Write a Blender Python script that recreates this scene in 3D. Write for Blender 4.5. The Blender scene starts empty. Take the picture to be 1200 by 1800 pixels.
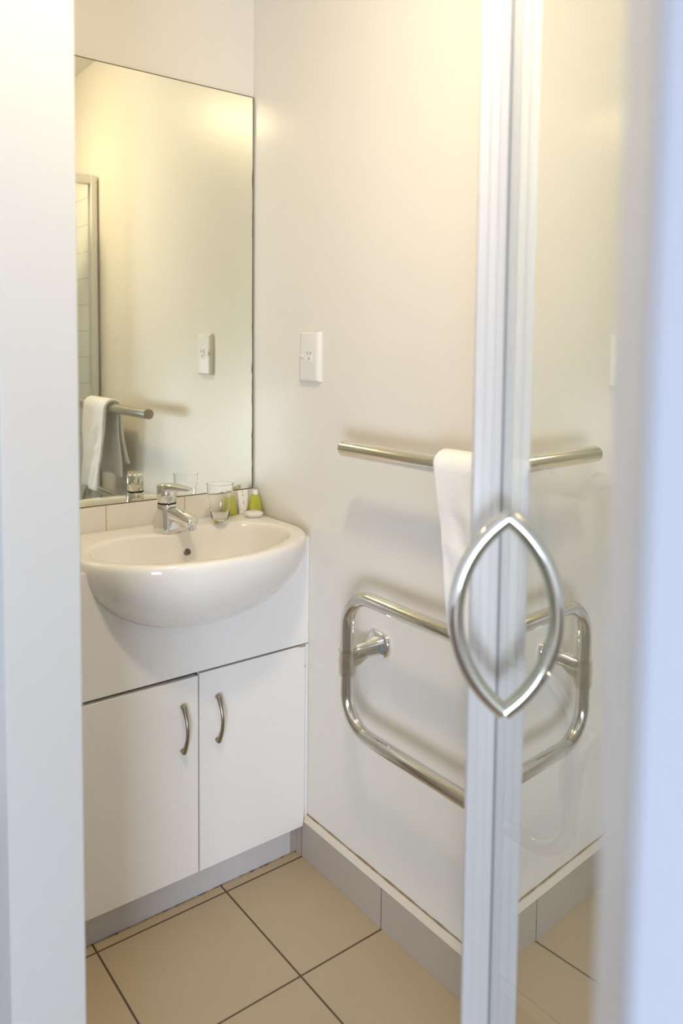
import bpy, bmesh, math, random
from mathutils import Vector, Matrix

# ------------------------------------------------------------------ camera
SC = bpy.context.scene
COL = SC.collection
YAW, PITCH, ROLL = 0.6546, -0.0675, 0.010
FPX, PCY = 1370.5, 706.9
fw = Vector((math.sin(YAW) * math.cos(PITCH), math.cos(YAW) * math.cos(PITCH), math.sin(PITCH)))
rt = Vector((math.cos(YAW), -math.sin(YAW), 0))
up = rt.cross(fw)
rt2 = rt * math.cos(ROLL) + up * math.sin(ROLL)
up2 = -rt * math.sin(ROLL) + up * math.cos(ROLL)
cam = bpy.data.cameras.new('camera')
co = bpy.data.objects.new('camera', cam)
COL.objects.link(co)
m = Matrix((rt2, up2, -fw)).transposed().to_4x4()
m.translation = Vector((-1.0558, -1.7572, 1.2392))
co.matrix_world = m
cam.sensor_fit = 'VERTICAL'
cam.sensor_height = 36
cam.lens = FPX / 1800 * 36
cam.shift_y = -(900 - PCY) / 1800
cam.clip_start = 0.02
cam.dof.use_dof = True
cam.dof.focus_distance = 1.85
cam.dof.aperture_fstop = 2.5
SC.camera = co

# ------------------------------------------------------------------ light and exposure
SC.view_settings.view_transform = 'Standard'
SC.view_settings.look = 'None'
SC.view_settings.gamma = 1
SC.view_settings.use_curve_mapping = False
SC.view_settings.exposure = -0.26
LAMP_STRENGTH = 262.0
LAMP_COLOR = (1.0, 0.80, 0.52)
DAY_POWER = 112.0
DAY_COLOR = (0.75, 0.85, 1.0)
W = bpy.data.worlds.new('world')
SC.world = W
W.use_nodes = True
W.node_tree.nodes['Background'].inputs[0].default_value = (0.6, 0.75, 1.0, 1)
W.node_tree.nodes['Background'].inputs[1].default_value = 0.5
SC.cycles.max_bounces = 14
SC.cycles.diffuse_bounces = 6
SC.cycles.glossy_bounces = 8
SC.cycles.transparent_max_bounces = 16
SC.cycles.use_denoising = True
SC.cycles.sample_clamp_indirect = 40
SC.cycles.use_guiding = True
SC.cycles.use_surface_guiding = True
SC.cycles.guiding_training_samples = 64

# daylight through the bedroom window behind the camera
al = bpy.data.lights.new('window_daylight', 'AREA')
al.shape = 'RECTANGLE'
al.size, al.size_y = 1.40, 0.85
al.energy = DAY_POWER
al.color = DAY_COLOR
ao = bpy.data.objects.new('window_daylight', al)
COL.objects.link(ao)
ao.location = (-2.70, -3.28, 0.54)
ao.rotation_euler = (math.radians(90), 0, 0)     # emits towards +y, into the room


# ------------------------------------------------------------------ materials
def nodes(name):
    mt = bpy.data.materials.new(name)
    mt.use_nodes = True
    nt = mt.node_tree
    return mt, nt, nt.nodes['Principled BSDF']


def mat(name, col, rough=0.5, metal=0.0, spec=0.5, bump=0.0, bscale=200, var=0.0, vscale=8, stretch=None, coat=0.0):
    mt, nt, b = nodes(name)
    b.inputs['Base Color'].default_value = (*col, 1)
    b.inputs['Roughness'].default_value = rough
    b.inputs['Metallic'].default_value = metal
    b.inputs['Specular IOR Level'].default_value = spec
    b.inputs['Coat Weight'].default_value = coat
    b.inputs['Coat Roughness'].default_value = 0.05
    L = nt.links
    if bump or var:
        tc = nt.nodes.new('ShaderNodeTexCoord')
        mp = nt.nodes.new('ShaderNodeMapping')
        L.new(tc.outputs['Object'], mp.inputs[0])
        if stretch:
            mp.inputs['Scale'].default_value = stretch
    if bump:
        n = nt.nodes.new('ShaderNodeTexNoise')
        n.inputs['Scale'].default_value = bscale
        n.inputs['Detail'].default_value = 3
        L.new(mp.outputs[0], n.inputs['Vector'])
        bp = nt.nodes.new('ShaderNodeBump')
        bp.inputs['Strength'].default_value = bump
        bp.inputs['Distance'].default_value = 0.002
        L.new(n.outputs[0], bp.inputs['Height'])
        L.new(bp.outputs[0], b.inputs['Normal'])
    if var:
        n = nt.nodes.new('ShaderNodeTexNoise')
        n.inputs['Scale'].default_value = vscale
        n.inputs['Detail'].default_value = 4
        L.new(mp.outputs[0], n.inputs['Vector'])
        r = nt.nodes.new('ShaderNodeMapRange')
        r.inputs['To Min'].default_value = 1 - var
        r.inputs['To Max'].default_value = 1 + var
        L.new(n.outputs[0], r.inputs[0])
        mx = nt.nodes.new('ShaderNodeVectorMath')
        mx.operation = 'SCALE'
        mx.inputs[0].default_value = col
        L.new(r.outputs[0], mx.inputs['Scale'])
        L.new(mx.outputs[0], b.inputs['Base Color'])
    return mt


def mth(nt, op, a, b=None, c=None):
    n = nt.nodes.new('ShaderNodeMath')
    n.operation = op
    for i, v in enumerate((a, b, c)):
        if v is None:
            continue
        if isinstance(v, (int, float)):
            n.inputs[i].default_value = v
        else:
            nt.links.new(v, n.inputs[i])
    return n.outputs[0]


def grid_mask(nt, x, pitch, off, half):
    """1 on a joint line every `pitch` metres through `off`."""
    f = mth(nt, 'FRACT', mth(nt, 'ADD', mth(nt, 'DIVIDE', mth(nt, 'SUBTRACT', x, off), pitch), 0.5 + 100))
    d = mth(nt, 'ABSOLUTE', mth(nt, 'SUBTRACT', f, 0.5))
    return mth(nt, 'LESS_THAN', d, half / pitch)


def tile_mat(name, col, joint, axes, pitch, off, half, rough, spot=0.0, dirt=None, var=0.04):
    mt, nt, b = nodes(name)
    L = nt.links
    g = nt.nodes.new('ShaderNodeNewGeometry')
    s = nt.nodes.new('ShaderNodeSeparateXYZ')
    L.new(g.outputs['Position'], s.inputs[0])
    mask = None
    for ax, p, o in zip(axes, pitch, off):
        k = grid_mask(nt, s.outputs[ax], p, o, half)
        mask = k if mask is None else mth(nt, 'MAXIMUM', mask, k)
    if dirt:   # grime line along the foot of the kickboard
        n0 = nt.nodes.new('ShaderNodeTexNoise')
        n0.inputs['Scale'].default_value = 35
        n0.inputs['Detail'].default_value = 5
        L.new(g.outputs['Position'], n0.inputs['Vector'])
        lim = mth(nt, 'ADD', dirt[0], mth(nt, 'MULTIPLY', mth(nt, 'SUBTRACT', n0.outputs[0], 0.55), -0.035))
        k = mth(nt, 'MULTIPLY', mth(nt, 'GREATER_THAN', s.outputs[1], lim), 0.8)
        mask = mth(nt, 'MAXIMUM', mask, k)
    n = nt.nodes.new('ShaderNodeTexNoise')
    n.inputs['Scale'].default_value = 6
    n.inputs['Detail'].default_value = 6
    L.new(g.outputs['Position'], n.inputs['Vector'])
    n2 = nt.nodes.new('ShaderNodeTexNoise')
    n2.inputs['Scale'].default_value = 420
    n2.inputs['Detail'].default_value = 2
    L.new(g.outputs['Position'], n2.inputs['Vector'])
    sc = mth(nt, 'ADD', 1 - var - spot * 0.5, mth(nt, 'ADD', mth(nt, 'MULTIPLY', n.outputs[0], 2 * var), mth(nt, 'MULTIPLY', n2.outputs[0], spot)))
    vm = nt.nodes.new('ShaderNodeVectorMath')
    vm.operation = 'SCALE'
    vm.inputs[0].default_value = col
    L.new(sc, vm.inputs['Scale'])
    mx = nt.nodes.new('ShaderNodeMix')
    mx.data_type = 'RGBA'
    L.new(mask, mx.inputs['Factor'])
    L.new(vm.outputs[0], mx.inputs['A'])
    mx.inputs['B'].default_value = (*joint, 1)
    L.new(mx.outputs['Result'], b.inputs['Base Color'])
    b.inputs['Roughness'].default_value = rough
    bp = nt.nodes.new('ShaderNodeBump')
    bp.inputs['Strength'].default_value = 0.35
    bp.inputs['Distance'].default_value = 0.002
    bp.invert = True
    L.new(mask, bp.inputs['Height'])
    L.new(bp.outputs[0], b.inputs['Normal'])
    return mt


def sheet_glass(name, tint, ior, gloss=(0.96, 0.97, 0.95), rough=0.0, bump=0.0, coat=1):
    """clear sheet: reflects by Fresnel on its outer faces, otherwise lets the view through"""
    mt = bpy.data.materials.new(name)
    mt.use_nodes = True
    nt = mt.node_tree
    for n in list(nt.nodes):
        nt.nodes.remove(n)
    out = nt.nodes.new('ShaderNodeOutputMaterial')
    tr = nt.nodes.new('ShaderNodeBsdfTransparent')
    tr.inputs[0].default_value = (*tint, 1)
    gl = nt.nodes.new('ShaderNodeBsdfGlossy')
    gl.inputs[0].default_value = (*gloss, 1)
    gl.inputs['Roughness'].default_value = rough
    fr = nt.nodes.new('ShaderNodeFresnel')
    fr.inputs[0].default_value = ior
    ge = nt.nodes.new('ShaderNodeNewGeometry')
    refl = fr.outputs[0] if coat == 1 else mth(nt, 'POWER', fr.outputs[0], coat)   # coated panes reflect more
    k = mth(nt, 'MULTIPLY', refl, mth(nt, 'SUBTRACT', 1.0, ge.outputs['Backfacing']))
    mx = nt.nodes.new('ShaderNodeMixShader')
    nt.links.new(k, mx.inputs[0])
    nt.links.new(tr.outputs[0], mx.inputs[1])
    nt.links.new(gl.outputs[0], mx.inputs[2])
    nt.links.new(mx.outputs[0], out.inputs[0])
    if bump:
        n = nt.nodes.new('ShaderNodeTexNoise')
        n.inputs['Scale'].default_value = 140
        bp = nt.nodes.new('ShaderNodeBump')
        bp.inputs['Strength'].default_value = bump
        bp.inputs['Distance'].default_value = 0.004
        nt.links.new(n.outputs[0], bp.inputs['Height'])
        nt.links.new(bp.outputs[0], gl.inputs['Normal'])
        nt.links.new(bp.outputs[0], fr.inputs['Normal'])
    return mt


def emit(name, col, s):
    mt, nt, b = nodes(name)
    b.inputs['Base Color'].default_value = (0.9, 0.9, 0.88, 1)
    b.inputs['Emission Color'].default_value = (*col, 1)
    b.inputs['Emission Strength'].default_value = s
    return mt


M = {}
M['wall'] = mat('cream wall lining', (0.77, 0.742, 0.692), 0.34, spec=0.40, bump=0.10, bscale=30, stretch=(1, 1, 0.12))
M['wallpaint'] = mat('white wall paint', (0.77, 0.755, 0.72), 0.45, spec=0.3, bump=0.04, bscale=90)
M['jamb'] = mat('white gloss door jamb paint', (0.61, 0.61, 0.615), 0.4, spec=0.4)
M['jamb_daylit'] = mat('jamb paint tinted as daylit', (0.58, 0.61, 0.72), 0.5, spec=0.3)  # same wall as the jamb; blue daylight cast put into the paint colour
M['ceil'] = mat('white ceiling paint', (0.80, 0.79, 0.76), 0.6)
M['floor'] = tile_mat('beige speckled floor tiles', (0.50, 0.405, 0.275), (0.085, 0.052, 0.03), (0, 1), (0.30, 0.30), (-0.2195, -0.2535), 0.0021, 0.42, spot=0.30, dirt=(-0.2285,))
M['skirt'] = tile_mat('taupe skirting tiles', (0.43, 0.375, 0.325), (0.10, 0.07, 0.05), (1,), (0.30,), (-0.5515,), 0.0012, 0.38, spot=0.18)
M['splash'] = tile_mat('white splashback tiles', (0.82, 0.79, 0.74), (0.62, 0.50, 0.38), (0,), (0.199,), (-0.1995,), 0.0016, 0.12, var=0.01)
M['showertile'] = tile_mat('white shower tiles', (0.88, 0.88, 0.87), (0.55, 0.55, 0.53), (1, 2), (0.20, 0.10), (-1.2, 0.0), 0.0015, 0.12, var=0.01)
M['carpet'] = mat('brown bedroom carpet', (0.15, 0.11, 0.085), 0.9, bump=0.5, bscale=500)
M['cap'] = mat('off white silicone bead', (0.70, 0.64, 0.55), 0.4, var=0.06, vscale=30)
M['stain'] = mat('brown sealant stain', (0.26, 0.17, 0.08), 0.7, var=0.3, vscale=60)
M['board'] = mat('white melamine board', (0.85, 0.84, 0.84), 0.32, spec=0.4, bump=0.03, bscale=400)
M['kick'] = mat('grey white kickboard', (0.62, 0.61, 0.62), 0.4)
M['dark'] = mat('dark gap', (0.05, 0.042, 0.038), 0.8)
M['core'] = mat('bare chipboard edge', (0.42, 0.29, 0.16), 0.8, var=0.3, vscale=160)
M['ceramic'] = mat('glazed white ceramic', (0.87, 0.86, 0.845), 0.07, spec=0.5, coat=0.3)
M['chrome'] = mat('polished chrome', (0.80, 0.80, 0.79), 0.06, metal=1.0)
M['chrome_warm'] = mat('polished stainless tube', (0.72, 0.70, 0.65), 0.10, metal=1.0, bump=0.01, bscale=40)
M['nickel'] = mat('brushed nickel', (0.34, 0.29, 0.225), 0.28, metal=1.0)
M['seal'] = mat('black rubber ring', (0.02, 0.02, 0.022), 0.5)
M['mirror'] = mat('greenish silvered glass', (0.87, 0.88, 0.765), 0.0, metal=1.0)
M['mirror_edge'] = mat('dark worn mirror edge', (0.16, 0.13, 0.09), 0.45, var=0.4, vscale=70)
M['plastic'] = mat('white switch plastic', (0.80, 0.78, 0.76), 0.42, spec=0.5)
M['slot'] = mat('dark pin slot', (0.10, 0.08, 0.06), 0.7)
M['alu'] = mat('white powder coated aluminium', (0.65, 0.66, 0.70), 0.35, spec=0.45, bump=0.06, bscale=60, stretch=(6, 6, 0.05))
M['alu_lit'] = mat('lit copy of white aluminium', (0.84, 0.83, 0.80), 0.35, spec=0.45)  # lighter copy of the frame aluminium, its lit look put into the colour
M['strip'] = mat('grey door seal strip', (0.23, 0.25, 0.27), 0.5)
M['pane'] = sheet_glass('shower door glass', (0.90, 0.94, 0.92), 1.5, coat=0.3)
M['fixedpane'] = sheet_glass('fixed shower glass', (0.965, 0.98, 0.97), 1.5)
M['tumbler'] = mat('clear tumbler glass', (1.0, 1.0, 1.0), 0.0)
M['tumbler'].node_tree.nodes['Principled BSDF'].inputs['Transmission Weight'].default_value = 1.0
M['tumbler'].node_tree.nodes['Principled BSDF'].inputs['IOR'].default_value = 1.36
M['film'] = sheet_glass('crumpled clear film', (0.84, 0.80, 0.735), 2.2, rough=0.2, bump=1.0)
M['green'] = mat('olive green bath gel', (0.46, 0.47, 0.05), 0.2, spec=0.5)
M['tube'] = mat('white tube plastic', (0.84, 0.82, 0.78), 0.3)
M['ink'] = mat('dark printed lettering', (0.10, 0.09, 0.07), 0.6)
M['soap'] = mat('white paper wrapped soap', (0.84, 0.83, 0.80), 0.4)
M['lamp'] = emit('lit opal lamp glass', LAMP_COLOR, LAMP_STRENGTH)
M['tray'] = mat('white acrylic shower tray', (0.8, 0.8, 0.8), 0.2)


def terry():
    mt, nt, b = nodes('white terry towelling')
    b.inputs['Base Color'].default_value = (0.88, 0.88, 0.89, 1)
    b.inputs['Roughness'].default_value = 0.95
    b.inputs['Sheen Weight'].default_value = 0.3
    tc = nt.nodes.new('ShaderNodeTexCoord')
    v = nt.nodes.new('ShaderNodeTexNoise')
    v.inputs['Scale'].default_value = 420
    nt.links.new(tc.outputs['Object'], v.inputs['Vector'])
    w = nt.nodes.new('ShaderNodeTexWave')
    w.bands_direction = 'Z'
    w.inputs['Scale'].default_value = 22
    w.inputs['Distortion'].default_value = 1.2
    nt.links.new(tc.outputs['Object'], w.inputs['Vector'])
    h = mth(nt, 'ADD', v.outputs[0], mth(nt, 'MULTIPLY', w.outputs['Fac'], 0.08))
    bp = nt.nodes.new('ShaderNodeBump')
    bp.inputs['Strength'].default_value = 0.45
    bp.inputs['Distance'].default_value = 0.002
    nt.links.new(h, bp.inputs['Height'])
    nt.links.new(bp.outputs[0], b.inputs['Normal'])
    return mt


M['towel'] = terry()


# ------------------------------------------------------------------ mesh helpers
def obj(name, bm, material, parent=None, smooth=False, bevel=0.0, seg=2, angle=0.6, subsurf=0):
    bmesh.ops.recalc_face_normals(bm, faces=bm.faces)
    me = bpy.data.meshes.new(name)
    bm.to_mesh(me)
    bm.free()
    o = bpy.data.objects.new(name, me)
    COL.objects.link(o)
    if material:
        me.materials.append(material)
    if parent:
        o.parent = parent
        o.matrix_parent_inverse = Matrix.Translation(-parent.location)
    if bevel:
        md = o.modifiers.new('bevel', 'BEVEL')
        md.width = bevel
        md.segments = seg
        md.limit_method = 'ANGLE'
        md.angle_limit = angle
        smooth = True
    if subsurf:
        md = o.modifiers.new('subsurf', 'SUBSURF')
        md.levels = subsurf
        md.render_levels = subsurf
    if smooth:
        for p in me.polygons:
            p.use_smooth = True
        if not subsurf:
            try:
                me.set_sharp_from_angle(angle=0.9)
            except Exception:
                pass
    return o


def thing(name, label, cat, loc=(0, 0, 0), group=None):
    o = bpy.data.objects.new(name, None)
    COL.objects.link(o)
    o.location = loc
    return tag(o, label, cat, group)


def tag(o, label, cat, group=None):
    o['label'] = label
    o['category'] = cat
    if group:
        o['group'] = group
    return o


def struct(o):
    o['kind'] = 'structure'
    return o


def box(bm, a, b):
    x0, x1 = sorted((a[0], b[0]))
    y0, y1 = sorted((a[1], b[1]))
    z0, z1 = sorted((a[2], b[2]))
    v = [bm.verts.new(p) for p in ((x0, y0, z0), (x1, y0, z0), (x1, y1, z0), (x0, y1, z0), (x0, y0, z1), (x1, y0, z1), (x1, y1, z1), (x0, y1, z1))]
    for f in ((0, 3, 2, 1), (4, 5, 6, 7), (0, 1, 5, 4), (1, 2, 6, 5), (2, 3, 7, 6), (3, 0, 4, 7)):
        bm.faces.new([v[i] for i in f])
    return bm


def B(*pairs):
    bm = bmesh.new()
    for a, b in pairs:
        box(bm, a, b)
    return bm


def prism(bm, pts, d):
    """extrude a planar polygon by vector d"""
    d = Vector(d)
    a = [bm.verts.new(p) for p in pts]
    b = [bm.verts.new(Vector(p) + d) for p in pts]
    n = len(pts)
    bm.faces.new(a)
    bm.faces.new(b[::-1])
    for i in range(n):
        bm.faces.new((a[i], b[i], b[(i + 1) % n], a[(i + 1) % n]))
    return bm


def loft(bm, rings, cap0=True, cap1=True, closed=False):
    vs = [[bm.verts.new(p) for p in r] for r in rings]
    n = len(vs[0])
    pairs = list(zip(vs, vs[1:]))
    if closed:
        pairs.append((vs[-1], vs[0]))
    for r, s in pairs:
        for i in range(n):
            bm.faces.new((r[i], r[(i + 1) % n], s[(i + 1) % n], s[i]))
    if not closed:
        if cap0:
            bm.faces.new(vs[0][::-1])
        if cap1:
            bm.faces.new(vs[-1])
    return bm


def sweep(bm, pts, rad, n=16, closed=False, flat=1.0):
    """round tube along pts; rad is a number or one per point"""
    pts = [Vector(p) for p in pts]
    k = len(pts)
    rr = rad if isinstance(rad, (list, tuple)) else [rad] * k
    tan = []
    for i in range(k):
        a = pts[i - 1] if (i > 0 or closed) else pts[i]
        b = pts[(i + 1) % k] if (i < k - 1 or closed) else pts[i]
        tan.append((b - a).normalized())
    ref = Vector((0, 0, 1)) if abs(tan[0].z) < 0.9 else Vector((0, 1, 0))
    u = (ref - tan[0] * ref.dot(tan[0])).normalized()
    rings = []
    for i in range(k):
        u = (u - tan[i] * u.dot(tan[i])).normalized()
        w = tan[i].cross(u)
        rings.append([pts[i] + (u * math.cos(2 * math.pi * j / n) + w * math.sin(2 * math.pi * j / n) * flat) * rr[i] for j in range(n)])
    return loft(bm, rings, closed=closed)


def lathe(bm, prof, c, n=40, cap0=True, cap1=True):
    rings = [[(c[0] + r * math.cos(2 * math.pi * j / n), c[1] + r * math.sin(2 * math.pi * j / n), c[2] + z) for j in range(n)] for r, z in prof]
    return loft(bm, rings, cap0, cap1)


def cyl(bm, a, b, r, n=24, r2=None):
    return sweep(bm, [a, b], [r, r if r2 is None else r2], n)


def rrect(cx, cy, hx, hy, r, k=5):
    """rounded rectangle outline as (u, v) pairs"""
    out = []
    for sx, sy, a0 in ((1, 1, 0), (-1, 1, 90), (-1, -1, 180), (1, -1, 270)):
        for i in range(k + 1):
            a = math.radians(a0 + 90 * i / k)
            out.append((cx + sx * (hx - r) + r * math.cos(a), cy + sy * (hy - r) + r * math.sin(a)))
    return out


# ------------------------------------------------------------------ room shell
H = 2.28
FRONT = -1.98        # wall behind the shower
DW0, DW1 = -0.80, -0.70   # the wall that holds the doorway
JL, JR = -0.716, -1.6035    # doorway edges
struct(obj('floor', B(((DW0, FRONT - 0.1, -0.06), (0.1, 0.1, 0))), M['floor']))
struct(obj('ceiling', B(((DW0, FRONT - 0.1, H), (0.1, 0.1, H + 0.06))), M['ceil']))
struct(obj('wall_back', B(((DW1, 0, 0), (0.1, 0.1, H))), M['wallpaint']))
struct(obj('wall_right', B(((0, FRONT - 0.1, 0), (0.1, 0, H))), M['wall']))
struct(obj('wall_front', B(((DW1, FRONT - 0.1, 0), (0, FRONT, H))), M['wallpaint']))
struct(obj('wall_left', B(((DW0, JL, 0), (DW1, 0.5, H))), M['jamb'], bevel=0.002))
struct(obj('wall_left_near', B(((DW0, -3.4, 0), (DW1, JR, H))), M['jamb_daylit'], bevel=0.002))
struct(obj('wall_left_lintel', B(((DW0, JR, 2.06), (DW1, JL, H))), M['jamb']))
# the bedroom the photograph is taken from
struct(obj('floor_bedroom', B(((-3.9, -3.4, -0.06), (DW0, 0.5, 0))), M['carpet']))
struct(obj('ceiling_bedroom', B(((-3.9, -3.4, 2.4), (DW0, 0.5, 2.46))), M['ceil']))
struct(obj('wall_bedroom_far', B(((-3.9, 0.4, 0), (DW0, 0.5, 2.4))), M['wallpaint']))
struct(obj('wall_bedroom_side', B(((-4.0, -3.4, 0), (-3.9, 0.5, 2.4))), M['wallpaint']))
struct(obj('wall_bedroom_window', B(((-3.9, -3.4, 0), (-3.4, -3.3, 2.4)), ((-2.0, -3.4, 0), (DW0, -3.3, 2.4)),
                                    ((-3.4, -3.4, 0.99), (-2.0, -3.3, 2.4)), ((-3.4, -3.4, 0), (-2.0, -3.3, 0.12))), M['wallpaint']))
struct(obj('wall_bedroom_over_door', B(((DW0, -3.4, H), (DW1, 0.5, 2.4))), M['wallpaint']))

# tiled shower lining, splashback and skirting
struct(obj('trim_1', B(((-0.008, FRONT, 0), (0, -1.118, 1.84)), ((DW1, FRONT, 0), (-0.008, FRONT + 0.008, 1.84))), M['showertile']))
struct(obj('trim_2', B(((-0.695, -0.008, 0.80), (0, 0, 0.872))), M['splash'], bevel=0.001))
sk = struct(obj('baseboard_right', B(((-0.010, -1.10, 0), (0, -0.216, 0.094))), M['skirt'], bevel=0.0008))
bm = bmesh.new()
prism(bm, [(0, -0.232, 0.108), (-0.005, -0.232, 0.107), (-0.0115, -0.232, 0.0935), (0, -0.232, 0.0935)], (0, -0.868, 0))
obj('silicone_bead', bm, M['cap'], sk)
rnd = random.Random(4)
bm = bmesh.new()
pts = []
for i in range(60):
    y = -0.24 - 0.0146 * i
    pts.append((-0.0012, y, 0.1085 + rnd.uniform(-0.0006, 0.0006)))
sweep(bm, pts, [rnd.uniform(0.0008, 0.0022) for _ in pts], 6)
obj('stained_sealant_line', bm, M['stain'], sk)
obj('skirting_return', B(((-0.026, -0.226, 0), (0, -0.2165, 0.090))), M['skirt'], sk)

# ------------------------------------------------------------------ wall mirror
mr = tag(obj('wall_mirror', B(((-0.694, -0.006, 0.8745), (-0.0055, -0.001, 1.8745))), M['mirror']),
         'large frameless rectangular mirror on the wall above the white basin', 'mirror')
bm = B(((-0.0052, -0.0068, 0.873), (-0.0035, -0.0005, 1.876)), ((-0.694, -0.0068, 1.8747), (-0.0035, -0.0005, 1.8765)),
       ((-0.694, -0.0068, 0.8725), (-0.0035, -0.0005, 0.8743)))
obj('mirror_edge', bm, M['mirror_edge'], mr)
rnd = random.Random(11)
bm = bmesh.new()
zz = 0.875
pl = []
while zz < 1.70:
    pl.append((-0.0055 - abs(rnd.gauss(0, 0.0007)), zz))
    zz += rnd.uniform(0.008, 0.03)
prism(bm, [(-0.0050, -0.0062, zz)] + [(-0.0050, -0.0062, 0.875)] + [(x, -0.0062, z) for x, z in pl], (0, -0.0003, 0))
obj('desilvered_edge', bm, M['mirror_edge'], mr)

# ------------------------------------------------------------------ vanity cabinet
CX0, CX1 = -0.583, 0.0
FY = -0.262
BC = Vector((-0.275, -0.21))       # basin centre in plan
RX, RY, RZ, ZR = 0.270, 0.195, 0.166, 0.800
vc = thing('vanity_cabinet', 'white two door vanity cabinet on a kickboard under the basin', 'cabinet', (-0.29, -0.13, 0))
# fascia with the cut out for the basin
kf = math.sqrt(1 - ((FY - BC.y) / RY) ** 2)
cut = []
for i in range(41):
    a = math.pi * i / 40
    cut.append((BC.x + RX * kf * 0.996 * math.cos(a), FY, ZR - RZ * kf * 0.994 * math.sin(a)))
cut = [c for c in cut if c[2] < 0.7955]
top = [(CX0, 0.7955), (cut[-1][0] - 0.0003, 0.7955)] + [(c[0], c[2]) for c in cut[::-1]] + [(cut[0][0] + 0.0003, 0.7955), (CX1 - 0.001, 0.7955)]
bm = bmesh.new()
loft(bm, [[(x, FY, 0.5375), (x, FY + 0.016, 0.5375), (x, FY + 0.016, z), (x, FY, z)] for x, z in top])
obj('fascia_panel', bm, M['board'], vc)
obj('side_panel', B(((-0.0165, FY + 0.017, 0.10), (-0.001, -0.012, 0.79)), ((-0.0085, FY + 0.001, 0.095), (-0.001, FY + 0.0175, 0.534))), M['board'], vc)
obj('side_panel', B(((CX0, FY + 0.017, 0.0), (CX0 + 0.016, -0.012, 0.79))), M['board'], vc)
obj('carcass_base', B(((CX0 + 0.0165, FY + 0.02, 0.088), (-0.017, -0.012, 0.104))), M['board'], vc)
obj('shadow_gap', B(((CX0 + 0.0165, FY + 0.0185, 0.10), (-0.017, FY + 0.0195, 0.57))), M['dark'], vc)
obj('kickboard', B(((CX0 + 0.0165, -0.225, 0.0), (-0.0245, -0.21, 0.086))), M['kick'], vc)
for nm, x0, x1, zt, hx in (('door', CX0, -0.2935, 0.5285, -0.3315), ('door', -0.2895, -0.0098, 0.5325, -0.2475)):
    d = obj(nm, B(((x0, FY, 0.083), (x1, FY + 0.016, zt))), M['board'], vc, bevel=0.0008)
    bm = bmesh.new()
    pts, rad = [], []
    for i in range(33):
        t = i / 32
        z = 0.366 + (0.474 - 0.366) * t + 0.002
        s = math.sin(math.pi * t)
        y = FY - 0.0055 - 0.0215 * s ** 0.9
        pts.append((hx + 0.0, y, z))
        e = abs(2 * t - 1)
        rad.append(0.0037 + 0.0026 * e ** 2.2 - (0.003 if i in (0, 32) else 0))
    sweep(bm, pts, rad, 14)
    cyl(bm, (hx, FY, 0.373), (hx, FY - 0.008, 0.371), 0.0048, 12)
    cyl(bm, (hx, FY, 0.470), (hx, FY - 0.008, 0.472), 0.0048, 12)
    obj('handle', bm, M['nickel'], d, smooth=True)
    if x1 > -0.1:    # chipped laminate edge of the right door
        for q in ([(x1, FY - 0.0004, 0.083), (x1, FY - 0.0004, 0.128), (x1 - 0.003, FY - 0.0004, 0.094), (x1 - 0.005, FY - 0.0004, 0.083)],
                  [(x1 - 0.0005, FY - 0.0004, 0.5325), (x1 - 0.024, FY - 0.0004, 0.5325), (x1 - 0.011, FY - 0.0004, 0.5295), (x1 - 0.0005, FY - 0.0004, 0.529)],
                  [(x1, FY - 0.0004, 0.487), (x1, FY - 0.0004, 0.476), (x1 - 0.0016, FY - 0.0004, 0.480)]):
            o = obj('chipped_edge', prism(bmesh.new(), q, (0, 0.0006, 0)), M['core'], d)
            o['label'] = 'chipped brown edge of the white door'

# ------------------------------------------------------------------ wash basin
wb = thing('wash_basin', 'white semi-recessed ceramic wash basin bulging from the cabinet front', 'basin', (BC.x, BC.y, 0.64))
NT = 128


def outer(th):
    c, s = math.cos(th), math.sin(th)
    if s <= 0:
        r = 1 / math.sqrt((c / RX) ** 2 + (s / RY) ** 2)
    else:
        r = (abs(c / RX) ** 9 + abs(s / 0.2005) ** 9) ** (-1 / 9)
    return Vector((r * c, r * s))


def inner(th):
    c, s = math.cos(th), math.sin(th)
    if s <= 0:
        r = 1 / math.sqrt((c / 0.226) ** 2 + (s / 0.160) ** 2)
    else:
        r = (abs(c / 0.226) ** 2.6 + abs(s / 0.118) ** 2.6) ** (-1 / 2.6)
    p = Vector((r * c, r * s))
    if s > 0:
        p.y -= 0.043 * math.exp(-((p.x + 0.012) / 0.062) ** 2)
    return p


ths = [2 * math.pi * i / NT for i in range(NT)]
rings = []
for ph in (84, 76, 66, 55, 44, 33, 22, 12, 4):
    a = math.radians(ph)
    rings.append([(BC.x + outer(t).x * math.cos(a), BC.y + outer(t).y * math.cos(a), ZR - RZ * math.sin(a)) for t in ths])
for s, z in ((1.0, 0.8005), (0.998, 0.807), (0.988, 0.8125), (0.968, 0.8155), (0.945, 0.816)):
    rings.append([(BC.x + outer(t).x * s, BC.y + outer(t).y * s, z) for t in ths])
for s, z in ((1.045, 0.8155), (1.015, 0.8135), (0.99, 0.808), (0.965, 0.797)):
    rings.append([(BC.x + inner(t).x * s, BC.y + inner(t).y * s, z) for t in ths])
for k in range(1, 9):
    a = math.radians(90 * k / 8.4)
    s = 0.955 * math.cos(a) ** 0.62
    z = 0.797 - 0.125 * math.sin(a) ** 1.25
    cyy = -0.012 * math.sin(a)
    rings.append([(BC.x + inner(t).x * s, BC.y + inner(t).y * s + cyy, z) for t in ths])
bm = bmesh.new()
loft(bm, rings)
obj('bowl', bm, M['ceramic'], wb, smooth=True, subsurf=1)
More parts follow.
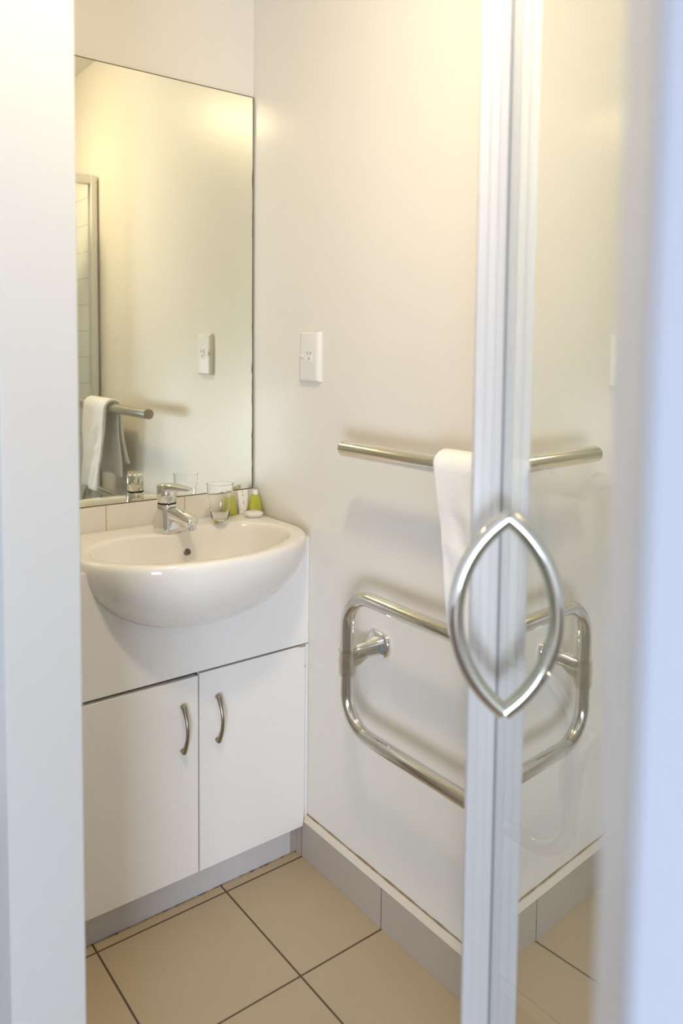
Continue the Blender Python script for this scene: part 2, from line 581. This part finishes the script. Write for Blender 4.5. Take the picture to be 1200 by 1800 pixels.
# overflow hole in the back of the bowl and the waste
OV = Vector((-0.2655, -0.1555, 0.7745))
nrm = Vector((0.05, -0.86, 0.5)).normalized()
bm = bmesh.new()
cyl(bm, OV - nrm * 0.004, OV + nrm * 0.0025, 0.0072, 24)
oh = obj('overflow_hole', bm, M['slot'], wb, smooth=True)
oh['label'] = 'dark round overflow hole'
u = nrm.cross(Vector((1, 0, 0))).normalized()
v = nrm.cross(u)
bm = bmesh.new()
sweep(bm, [OV + nrm * 0.0022 + (u * math.cos(a) + v * math.sin(a)) * 0.0072 for a in [2 * math.pi * i / 28 for i in range(28)]], 0.0010, 8, closed=True)
obj('overflow_ring', bm, M['nickel'], wb, smooth=True)
bm = bmesh.new()
lathe(bm, [(0.03, -0.004), (0.03, 0.002), (0.024, 0.003), (0.018, 0.0)], (BC.x, BC.y - 0.012, 0.676))
obj('waste_plug', bm, M['chrome'], wb, smooth=True)

# ------------------------------------------------------------------ mixer tap
TX, TY, TZ = -0.287, -0.100, 0.8155
tp = thing('mixer_tap', 'chrome single lever mixer tap on the back of the basin', 'tap', (TX, TY, TZ))


TA = math.radians(16)


def tapp(x, y, z):
    """tap coordinates (spout towards -y) turned a little towards the right wall"""
    return (TX + x * math.cos(TA) - y * math.sin(TA), TY + x * math.sin(TA) + y * math.cos(TA), TZ + z)


def rsec(z, hx, hy, r, dy=0.0, tilt=0.0):
    return [tapp(u_, dy + v_, z + tilt * v_) for u_, v_ in rrect(0, 0, hx, hy, r)]


def ysec(y, zc, hx, hz, r, tilt=0.0):
    """vertical rounded section facing along the spout"""
    return [tapp(u_, y + v_ * tilt, zc + v_) for u_, v_ in rrect(0, 0, hx, hz, r)]


bm = bmesh.new()
loft(bm, [rsec(0.0, 0.0255, 0.0275, 0.012), rsec(0.002, 0.0262, 0.0282, 0.012), rsec(0.010, 0.0256, 0.0275, 0.012), rsec(0.030, 0.0232, 0.0250, 0.013, 0.001),
          rsec(0.050, 0.0208, 0.0222, 0.015, 0.002), rsec(0.0625, 0.0198, 0.0205, 0.016, 0.003), rsec(0.0645, 0.0185, 0.0192, 0.016, 0.003)])
obj('body', bm, M['chrome'], tp, smooth=True)
bm = bmesh.new()
loft(bm, [ysec(-0.004, 0.0430, 0.0165, 0.0180, 0.012), ysec(-0.022, 0.0425, 0.0168, 0.0165, 0.012, -0.25), ysec(-0.040, 0.0405, 0.0172, 0.0140, 0.011, -0.35),
          ysec(-0.058, 0.0370, 0.0172, 0.0120, 0.0098, -0.4), ysec(-0.074, 0.0330, 0.0168, 0.0105, 0.0088, -0.4), ysec(-0.084, 0.0300, 0.0155, 0.0090, 0.0078, -0.4), ysec(-0.0875, 0.0290, 0.012, 0.0065, 0.0055, -0.4)])
obj('spout', bm, M['chrome'], tp, smooth=True)
bm = bmesh.new()
cyl(bm, tapp(0, -0.0745, 0.0275), tapp(0, -0.0785, 0.0120), 0.0118, 24)
obj('aerator', bm, M['chrome'], tp, smooth=True)
bm = bmesh.new()
loft(bm, [rsec(0.0642, 0.0198, 0.0203, 0.0170, 0.003), rsec(0.0672, 0.0198, 0.0203, 0.0170, 0.003)])
obj('seal_ring', bm, M['seal'], tp, smooth=True)
bm = bmesh.new()
loft(bm, [rsec(0.0674, 0.0192, 0.0197, 0.0170, 0.003), rsec(0.069, 0.0205, 0.0208, 0.0175, 0.003), rsec(0.090, 0.0208, 0.0210, 0.0170, 0.004, tilt=-0.06),
          rsec(0.1065, 0.0205, 0.0208, 0.0160, 0.005, tilt=-0.08), rsec(0.1105, 0.0170, 0.0175, 0.0135, 0.006, tilt=-0.08)])
obj('lever_head', bm, M['chrome'], tp, smooth=True)
bm = bmesh.new()
loft(bm, [ysec(0.006, 0.1015, 0.0175, 0.0092, 0.006), ysec(-0.012, 0.1020, 0.0182, 0.0098, 0.006), ysec(-0.030, 0.1035, 0.0168, 0.0078, 0.005),
          ysec(-0.053, 0.1045, 0.0135, 0.0048, 0.0035), ysec(-0.074, 0.1045, 0.0100, 0.0030, 0.0025), ysec(-0.080, 0.1040, 0.0065, 0.0018, 0.0015)])
obj('lever', bm, M['chrome'], tp, smooth=True)

# ------------------------------------------------------------------ things on the basin's back ledge
GX, GY, GZ = -0.150, -0.098, 0.8162
dg = tag(obj('drinking_glass', lathe(bmesh.new(), [(0.0175, 0.0), (0.0195, 0.0015), (0.0215, 0.012), (0.0260, 0.045), (0.0262, 0.062), (0.0300, 0.068), (0.0315, 0.0945), (0.0322, 0.0955), (0.0322, 0.0965),
                                                  (0.0310, 0.0968), (0.0300, 0.094), (0.0284, 0.069), (0.0246, 0.062), (0.0244, 0.045), (0.0200, 0.014), (0.0160, 0.0085), (0.004, 0.0075)], (GX, GY, GZ), 48), M['tumbler'], smooth=True),
         'clear drinking glass beside the chrome mixer tap', 'glass')


def bottle(loc, s, label, neck_lean=0.0):
    t = thing('toiletry_bottle', label, 'bottle', loc, 'small green toiletry bottles')
    bm = bmesh.new()
    rings = []
    for z, hx, hy in ((0, 0.0125, 0.0095), (0.001, 0.0135, 0.0105), (0.010, 0.0130, 0.0103), (0.044, 0.0082, 0.0078), (0.0475, 0.0068, 0.0068), (0.0488, 0.005, 0.005)):
        rings.append([(loc[0] + u_, loc[1] + v_, loc[2] + z * s) for u_, v_ in rrect(0, 0, hx * s * 1.42, hy * s * 1.1, min(hx * 1.42, hy * 1.1) * s * 0.8)])
    loft(bm, rings)
    obj('bottle_body', bm, M['green'], t, smooth=True)
    bm = bmesh.new()
    lathe(bm, [(0.0066, 0.0489 * s), (0.0070, 0.0495 * s), (0.0066, 0.060 * s), (0.0055, 0.0612 * s)], loc, 24)
    obj('cap', bm, M['tube'], t, smooth=True)
    return t


bottle((-0.083, -0.028, 0.8162), 0.98, 'small green toiletry bottle partly behind the drinking glass')
bottle((-0.0215, -0.050, 0.8162), 1.0, 'small green toiletry bottle against the right wall, behind the soap')
TBX, TBY, TBZ = -0.049, -0.034, 0.8162
tb = thing('toiletry_tube', 'white toiletry tube standing on its cap between the green bottles', 'tube', (TBX, TBY, TBZ))
bm = bmesh.new()
loft(bm, [[(TBX + u_, TBY + v_, TBZ + z) for u_, v_ in rrect(0, 0, hx, hy, min(hx, hy) * 0.95)] for z, hx, hy in ((0.0125, 0.0125, 0.0098), (0.02, 0.0135, 0.010), (0.04, 0.0145, 0.0068), (0.057, 0.0152, 0.0016), (0.061, 0.0154, 0.0010))])
obj('tube_body', bm, M['tube'], tb, smooth=True)
obj('cap', lathe(bmesh.new(), [(0.0110, 0), (0.0115, 0.001), (0.0115, 0.012), (0.0105, 0.0124)], (TBX, TBY, TBZ), 24), M['tube'], tb, smooth=True)
# upright printed lettering on the tube: illegible small characters as marks
bm = bmesh.new()
for i, (z, h, w_) in enumerate(((0.0575, 0.0035, 0.0011), (0.0505, 0.0016, 0.0028), (0.0475, 0.0016, 0.0028), (0.0445, 0.0012, 0.003), (0.0400, 0.0012, 0.0026), (0.0370, 0.0016, 0.0028), (0.0335, 0.0012, 0.0026), (0.0300, 0.0016, 0.0028), (0.0268, 0.0012, 0.0024))):
    yy = TBY - (0.0100 - (z - 0.02) * 0.226) - 0.0009
    box(bm, (TBX - 0.003 - w_ / 2, yy, TBZ + z - h / 2), (TBX - 0.003 + w_ / 2, yy + 0.001, TBZ + z + h / 2))
obj('printed_lettering', bm, M['ink'], tb)
SX, SY, SZ = -0.0435, -0.079, 0.8162
tag(obj('soap', lathe(bmesh.new(), [(0.017, 0), (0.0205, 0.001), (0.0235, 0.006), (0.0238, 0.0085), (0.0225, 0.0105), (0.018, 0.0125), (0.006, 0.0128)], (SX, SY, SZ), 40), M['soap'], smooth=True),
    'round white wrapped soap lying in front of the small bottles', 'soap')

# ------------------------------------------------------------------ power socket on the right wall
PY, PZ = -0.267, 1.2215
ps = thing('power_socket', 'white upright power socket with a switch on the right wall', 'power socket', (0, PY, PZ))
bm = bmesh.new()
rings = []
for x, hy, hz in ((0.0, 0.0405, 0.0585), (-0.007, 0.0400, 0.0580), (-0.0085, 0.0385, 0.0565), (-0.0108, 0.0310, 0.0545), (-0.0110, 0.0300, 0.0540)):
    rings.append([(x, PY + u_, PZ + v_) for u_, v_ in rrect(0, 0, hy, hz, 0.003)])
loft(bm, rings)
obj('plate', bm, M['plastic'], ps, bevel=0.0006)
bm = bmesh.new()
loft(bm, [[(x, -0.2715 + u_, 1.2235 + v_) for u_, v_ in rrect(0, 0, 0.0115 * k, 0.0145 * k, 0.005)] for x, k in ((-0.0108, 1), (-0.0122, 0.97))])
obj('outlet_face', bm, M['plastic'], ps, smooth=True)
bm = bmesh.new()
for y, z, a in ((-0.2650, 1.2300, 0.42), (-0.2780, 1.2300, -0.42), (-0.2715, 1.2165, 0.0)):
    d = Vector((0, math.sin(a), math.cos(a))) * 0.0036
    w_ = Vector((0, math.cos(a), -math.sin(a))) * 0.0009
    c = Vector((-0.0120, y, z))
    prism(bm, [c + d + w_, c - d + w_, c - d - w_, c + d - w_], (-0.0006, 0, 0))
obj('pin_slots', bm, M['slot'], ps)
obj('switch_rocker', B(((-0.0105, -0.2475, 1.2195), (-0.0140, -0.2305, 1.2285))), M['plastic'], ps, bevel=0.001)
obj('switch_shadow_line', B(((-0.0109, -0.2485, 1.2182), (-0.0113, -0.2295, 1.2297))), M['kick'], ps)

# ------------------------------------------------------------------ towel rail and towel
RXX, RZZ, RR = -0.078, 1.036, 0.0160
tr = thing('towel_rail', 'chrome towel rail with a flat capped end on the right wall', 'towel rail', (0, -0.8, RZZ))
bm = bmesh.new()
cyl(bm, (RXX, -0.494, RZZ), (RXX, -1.075, RZZ), RR, 40)
obj('rail_tube', bm, M['chrome_warm'], tr, smooth=True)
bm = bmesh.new()
cyl(bm, (RXX, -0.4915, RZZ), (RXX, -0.4938, RZZ), 0.0150, 40)
obj('end_cap', bm, M['nickel'], tr, smooth=True)
for y in (-0.945, -1.050):
    bm = bmesh.new()
    cyl(bm, (0, y, RZZ), (-0.006, y, RZZ), 0.018, 28)
    sweep(bm, [(-0.004, y, RZZ), (-0.03, y, RZZ), (RXX + 0.012, y, RZZ)], 0.010, 20)
    obj('wall_bracket', bm, M['chrome'], tr, smooth=True)


def sheet(path, y0f, y1f, ny, seed, amp):
    rn = random.Random(seed)
    ph = [rn.uniform(0, 6) for _ in range(6)]
    bm = bmesh.new()
    grid = []
    npth = len(path)
    for i, (x, z) in enumerate(path):
        s = i / (npth - 1)
        row = []
        for j in range(ny + 1):
            t = j / ny
            y = y0f(s) + (y1f(s) - y0f(s)) * t
            e = min(1, max(0, (RZZ - 0.01 - z) / 0.08))
            k = 1 if s < 0.5 else -1
            w_ = amp * e * (math.sin(9 * t + ph[0] + z * 22) * 0.5 + math.sin(4.5 * t + ph[1] - z * 13) * 0.6 + 0.35 * math.sin(21 * t + ph[2] + z * 30))
            for z0, sl_, am in ((0.905, -0.30, 0.0042), (0.985, -0.34, 0.0030), (0.842, -0.22, 0.0034)):
                w_ += am * amp / 0.005 * e * math.exp(-((z - (z0 + sl_ * (t - 0.1) * 0.2)) / 0.011) ** 2) * math.exp(-((t - 0.28) / 0.25) ** 2)
            row.append(bm.verts.new((x - w_ * k, y, z + 0.004 * math.sin(7 * t + ph[3]) * e)))
        grid.append(row)
    for r, s_ in zip(grid, grid[1:]):
        for j in range(ny):
            bm.faces.new((r[j], r[j + 1], s_[j + 1], s_[j]))
    return bm


def towel_path(zfront, zback, xb, off):
    p = []
    n = 22
    rr_ = RR + off
    for i in range(n):
        t = i / n
        z = zfront + (RZZ - zfront) * t
        p.append((RXX - rr_ - 0.010 * (1 - t) ** 1.4, z))
    for i in range(13):
        a = math.pi - math.pi * i / 12
        p.append((RXX + rr_ * math.cos(a), RZZ + rr_ * math.sin(a)))
    for i in range(1, n + 1):
        t = i / n
        z = RZZ + (zback - RZZ) * t
        p.append((RXX + rr_ + (xb - RXX - rr_) * t ** 1.5, z))
    return p


ht = thing('hand_towel', 'folded white terry hand towel hanging over the chrome rail', 'towel', (RXX, -0.86, RZZ))


def lay(name, zf, zb, xb, off, y0, y1, seed, amp, th):
    o = obj(name, sheet(towel_path(zf, zb, xb, off), y0, y1, 26, seed, amp), M['towel'], ht, smooth=True)
    md = o.modifiers.new('thick', 'SOLIDIFY')
    md.thickness = th
    md.offset = 0
    md = o.modifiers.new('sub', 'SUBSURF')
    md.levels = md.render_levels = 1
    return o


lay('towel_outer_fold', 0.752, 0.845, -0.022, 0.0115, lambda s: -0.782 - 0.062 * max(0, 0.42 - s) * 2.2, lambda s: -0.985 + 0.0 * s, 3, 0.0050, 0.008)
lay('towel_inner_fold', 0.790, 0.800, -0.048, 0.0042, lambda s: -0.788 - 0.062 * max(0, 0.42 - s) * 2.2, lambda s: -0.975, 8, 0.0025, 0.005)

# ------------------------------------------------------------------ grab rail loop
GXX = -0.075
gr = thing('grab_rail', 'chrome rounded rectangular grab rail loop low on the right wall', 'grab rail', (0, -0.78, 0.6))
Y0, Y1, Z0, Z1, CR = -0.508, -1.062, 0.452, 0.738, 0.072
pts = []
for cy_, cz_, a0 in ((Y0 - CR, Z1 - CR, 0), (Y1 + CR, Z1 - CR, 90), (Y1 + CR, Z0 + CR, 180), (Y0 - CR, Z0 + CR, 270)):
    for i in range(15):
        a = math.radians(a0 + 90 * i / 14)
        pts.append((GXX, cy_ + CR * math.cos(a), cz_ + CR * math.sin(a)))
bm = bmesh.new()
sweep(bm, pts, 0.0145, 24, closed=True)
obj('rail_loop', bm, M['chrome_warm'], gr, smooth=True)


def bracket(yt, yw, zt_, zw):
    bm = bmesh.new()
    loft(bm, [[(x, yw + u_, zw + v_) for u_, v_ in rrect(0, 0, hy, hz, min(hy, hz) * 0.8, 8)] for x, hy, hz in ((0.0, 0.0330, 0.0255), (-0.007, 0.0330, 0.0255), (-0.0100, 0.0305, 0.0230))])
    secs = []
    for t in (0, 0.25, 0.5, 0.75, 1.0):
        x = -0.008 + (GXX + 0.008) * t
        y = yw + (yt - yw) * t
        z = zw + (zt_ - zw) * t
        hy = 0.024 - 0.013 * t ** 0.7
        hz = 0.0185 - 0.005 * t ** 0.7
        secs.append([(x, y + u_, z + v_) for u_, v_ in rrect(0, 0, hy, hz, min(hy, hz) * 0.8, 8)])
    loft(bm, secs)
    o = obj('wall_bracket', bm, M['chrome'], gr, smooth=True)
    bm = bmesh.new()
    c = Vector((-0.0155, yw - 0.0215, zw - 0.003))
    loft(bm, [[(c.x - u_, c.y + dy - 0.25 * u_, c.z + v_) for u_, v_ in rrect(0, 0, 0.0055, 0.0085, 0.005)] for dy in (0.004, -0.0012)])
    obj('screw_recess', bm, M['strip'], o, smooth=True)
    # crumpled clear film wound around the joint
    rn = random.Random(int(abs(yt) * 100))
    bm = bmesh.new()
    rings = []
    for k in range(10):
        t = k / 9
        z = zt_ - 0.040 + 0.056 * t
        r0 = 0.0162 + rn.uniform(0, 0.0016)
        rings.append([(GXX + (r0 + rn.uniform(-0.0012, 0.0022)) * math.cos(2 * math.pi * j / 20), yt + (r0 + rn.uniform(-0.0012, 0.0022)) * math.sin(2 * math.pi * j / 20), z + rn.uniform(-0.0012, 0.0012)) for j in range(20)])
    loft(bm, rings, False, False)
    rings = []
    for k in range(7):
        t = 0.42 + 0.5 * k / 6
        x = -0.008 + (GXX + 0.008) * t
        y = yw + (yt - yw) * t
        z = zw + (zt_ - zw) * t - 0.006 * math.sin(math.pi * k / 6)
        rings.append([(x + rn.uniform(-0.001, 0.001), y + (0.016 - 0.002 * k / 6 + rn.uniform(-0.001, 0.001)) * math.cos(2 * math.pi * j / 16),
                       z + (0.018 + 0.004 * k / 6 + rn.uniform(-0.001, 0.001)) * math.sin(2 * math.pi * j / 16)) for j in range(16)])
    loft(bm, rings, False, False)
    # loose web of film stretched between the arm and the tube
    q0, q1, q2 = Vector((GXX + 0.012, yt - 0.004, zt_ - 0.036)), Vector((GXX + 0.012, yt - 0.004, zt_ - 0.008)), Vector((-0.030, yw + (yt - yw) * 0.4, zw - 0.022))
    rows = []
    for a in range(9):
        ra = []
        for b in range(6):
            pnt = q2.lerp(q0.lerp(q1, b / 5), a / 8)
            ra.append(bm.verts.new(pnt + Vector((rn.uniform(-1, 1), rn.uniform(-1, 1), rn.uniform(-1, 1))) * 0.0011))
        rows.append(ra)
    for ra, rb in zip(rows, rows[1:]):
        for b in range(5):
            bm.faces.new((ra[b], ra[b + 1], rb[b + 1], rb[b]))
    f = obj('film_wrap', bm, M['film'], gr, smooth=True)
    f['label'] = 'crumpled clear plastic film wound round the joint'


bracket(Y0, -0.528, 0.600, 0.617)
bracket(Y1, -1.042, 0.600, 0.617)

# ------------------------------------------------------------------ shower enclosure
PA = math.radians(137.25)
PN = Vector((math.cos(PA), math.sin(PA), 0))          # outward normal of the angled door
PT = Vector((-PN.y * -1, PN.x * -1, 0))               # along the door towards the post
PT = Vector((PN.y, -PN.x, 0))
P0 = Vector((-0.302, -1.108, 0))                       # where the door meets the corner post


def pl(s, w_, z=0.0):
    """s metres along the door from the post (towards the doorway), w_ metres out from the glass"""
    return P0 - PT * s + PN * w_ + Vector((0, 0, z))


def pbox(bm, s0, s1, w0, w1, z0, z1):
    prism(bm, [pl(s0, w0, z0), pl(s1, w0, z0), pl(s1, w1, z0), pl(s0, w1, z0)], (0, 0, z1 - z0))
    return bm


SL = 0.600         # length of the door leaf
se = thing('shower_enclosure', 'white framed corner shower enclosure standing along the right wall', 'shower enclosure', (-0.15, -1.15, 0))
bm = bmesh.new()
prof = [(0.000, -0.012), (0.000, 0.0335), (-0.002, 0.0355), (-0.030, 0.0355), (-0.034, 0.030), (-0.034, -0.012)]
prism(bm, [pl(s, w_, 0.045) for s, w_ in prof], (0, 0, 1.825))
obj('corner_post', bm, M['alu'], se, bevel=0.0012)
bm = bmesh.new()
pbox(bm, -0.0002, 0.0006, 0.0235, 0.0245, 0.05, 1.86)
pbox(bm, -0.0002, 0.0006, 0.0120, 0.0127, 0.05, 1.86)
obj('post_groove', bm, M['kick'], se)
bm = B(((-0.030, -1.135, 0.045), (-0.0085, -1.100, 1.865)))
obj('wall_channel', bm, M['alu_lit'], se, bevel=0.002)
obj('top_rail', B(((-0.288, -1.133, 1.832), (-0.0305, -1.102, 1.865))), M['alu_lit'], se, bevel=0.002)
obj('bottom_rail', B(((-0.288, -1.133, 0.045), (-0.0305, -1.102, 0.080))), M['alu'], se, bevel=0.002)
obj('fixed_glass', B(((-0.288, -1.120, 0.080), (-0.030, -1.114, 1.832))), M['fixedpane'], se)
bm = pbox(bmesh.new(), SL + 0.001, SL + 0.055, -0.015, 0.0165, 0.045, 1.87)
obj('hinge_post', bm, M['alu'], se, bevel=0.002)
bm = pbox(bmesh.new(), 0.001, SL, -0.014, 0.016, 1.835, 1.868)
obj('door_head_rail', bm, M['alu'], se, bevel=0.002)
tray = bmesh.new()
e0, e1 = pl(0.0, 0.03), pl(SL - 0.03, 0.02)
prism(tray, [(-0.0085, FRONT + 0.009, 0.0), (-0.698, FRONT + 0.009, 0.0), (-0.698, e1.y, 0.0), (e1.x, e1.y, 0.0), (e0.x, e0.y - 0.0, 0.0), (-0.30, -1.095, 0), (-0.0105, -1.095, 0.0)], (0, 0, 0.045))
tag(obj('shower_tray', tray, M['tray'], bevel=0.006), 'low white tray on the floor under the shower enclosure', 'shower tray')

sd = thing('shower_door', 'glass shower door with a curved chrome handle, close on the right', 'shower door', tuple(pl(SL / 2, 0)))
bm = pbox(bmesh.new(), 0.004, SL, -0.006, 0.0, 0.052, 1.832)
obj('door_glass', bm, M['pane'], sd)
bm = pbox(bmesh.new(), 0.0004, 0.0036, -0.008, 0.0012, 0.052, 1.832)
obj('seal_strip', bm, M['strip'], sd)
# bow handle: two tips on the glass, an arc standing out from it
HS, HZ0, HZ1, SAG = 0.079, 0.814, 1.046, 0.0580
ch = (HZ1 - HZ0) / 2
Rb = (ch * ch + SAG * SAG) / (2 * SAG)
pts, rad = [], []
aa = math.asin(ch / Rb)
for i in range(41):
    a = -aa + 2 * aa * i / 40
    w_ = Rb * math.cos(a) - (Rb - SAG)
    pts.append(pl(HS, w_ + 0.0005, (HZ0 + HZ1) / 2 + Rb * math.sin(a)))
bm = bmesh.new()
# extend the ends a little into the glass line so that both ends finish as mitres
sweep(bm, pts, 0.0094, 24)
gm = bm.verts[:] + bm.edges[:] + bm.faces[:]
bmesh.ops.bisect_plane(bm, geom=gm, plane_co=pl(HS, 0.0003), plane_no=PN, clear_inner=True)
ed = [e for e in bm.edges if e.is_boundary]
if ed:
    bmesh.ops.holes_fill(bm, edges=ed, sides=0)
hd = obj('bow_handle', bm, M['chrome'], sd, smooth=True)
hd['label'] = 'curved chrome bow handle'

# ------------------------------------------------------------------ ceiling lamp
LX, LY = -0.615, -1.05
lp = thing('ceiling_lamp', 'round warm lit ceiling lamp in the bathroom', 'ceiling lamp', (LX, LY, H))
obj('lamp_body', lathe(bmesh.new(), [(0.100, 0.0), (0.090, -0.100), (0.084, -0.110), (0.066, -0.112), (0.066, -0.106), (0.02, -0.106)], (LX, LY, H), 48), M['plastic'], lp, smooth=True)
obj('lamp_diffuser', lathe(bmesh.new(), [(0.0655, -0.1062), (0.0655, -0.1180), (0.058, -0.1300), (0.040, -0.1400), (0.008, -0.1430)], (LX, LY, H), 48), M['lamp'], lp, smooth=True)

# ------------------------------------------------------------------ bedroom window behind the camera
wn = struct(obj('window_1', B(((-3.42, -3.40, 0.10), (-3.36, -3.30, 1.01)), ((-2.04, -3.40, 0.10), (-1.98, -3.30, 1.01)),
                              ((-3.42, -3.40, 0.97), (-1.98, -3.30, 1.01)), ((-3.42, -3.40, 0.10), (-1.98, -3.30, 0.14))), M['alu']))
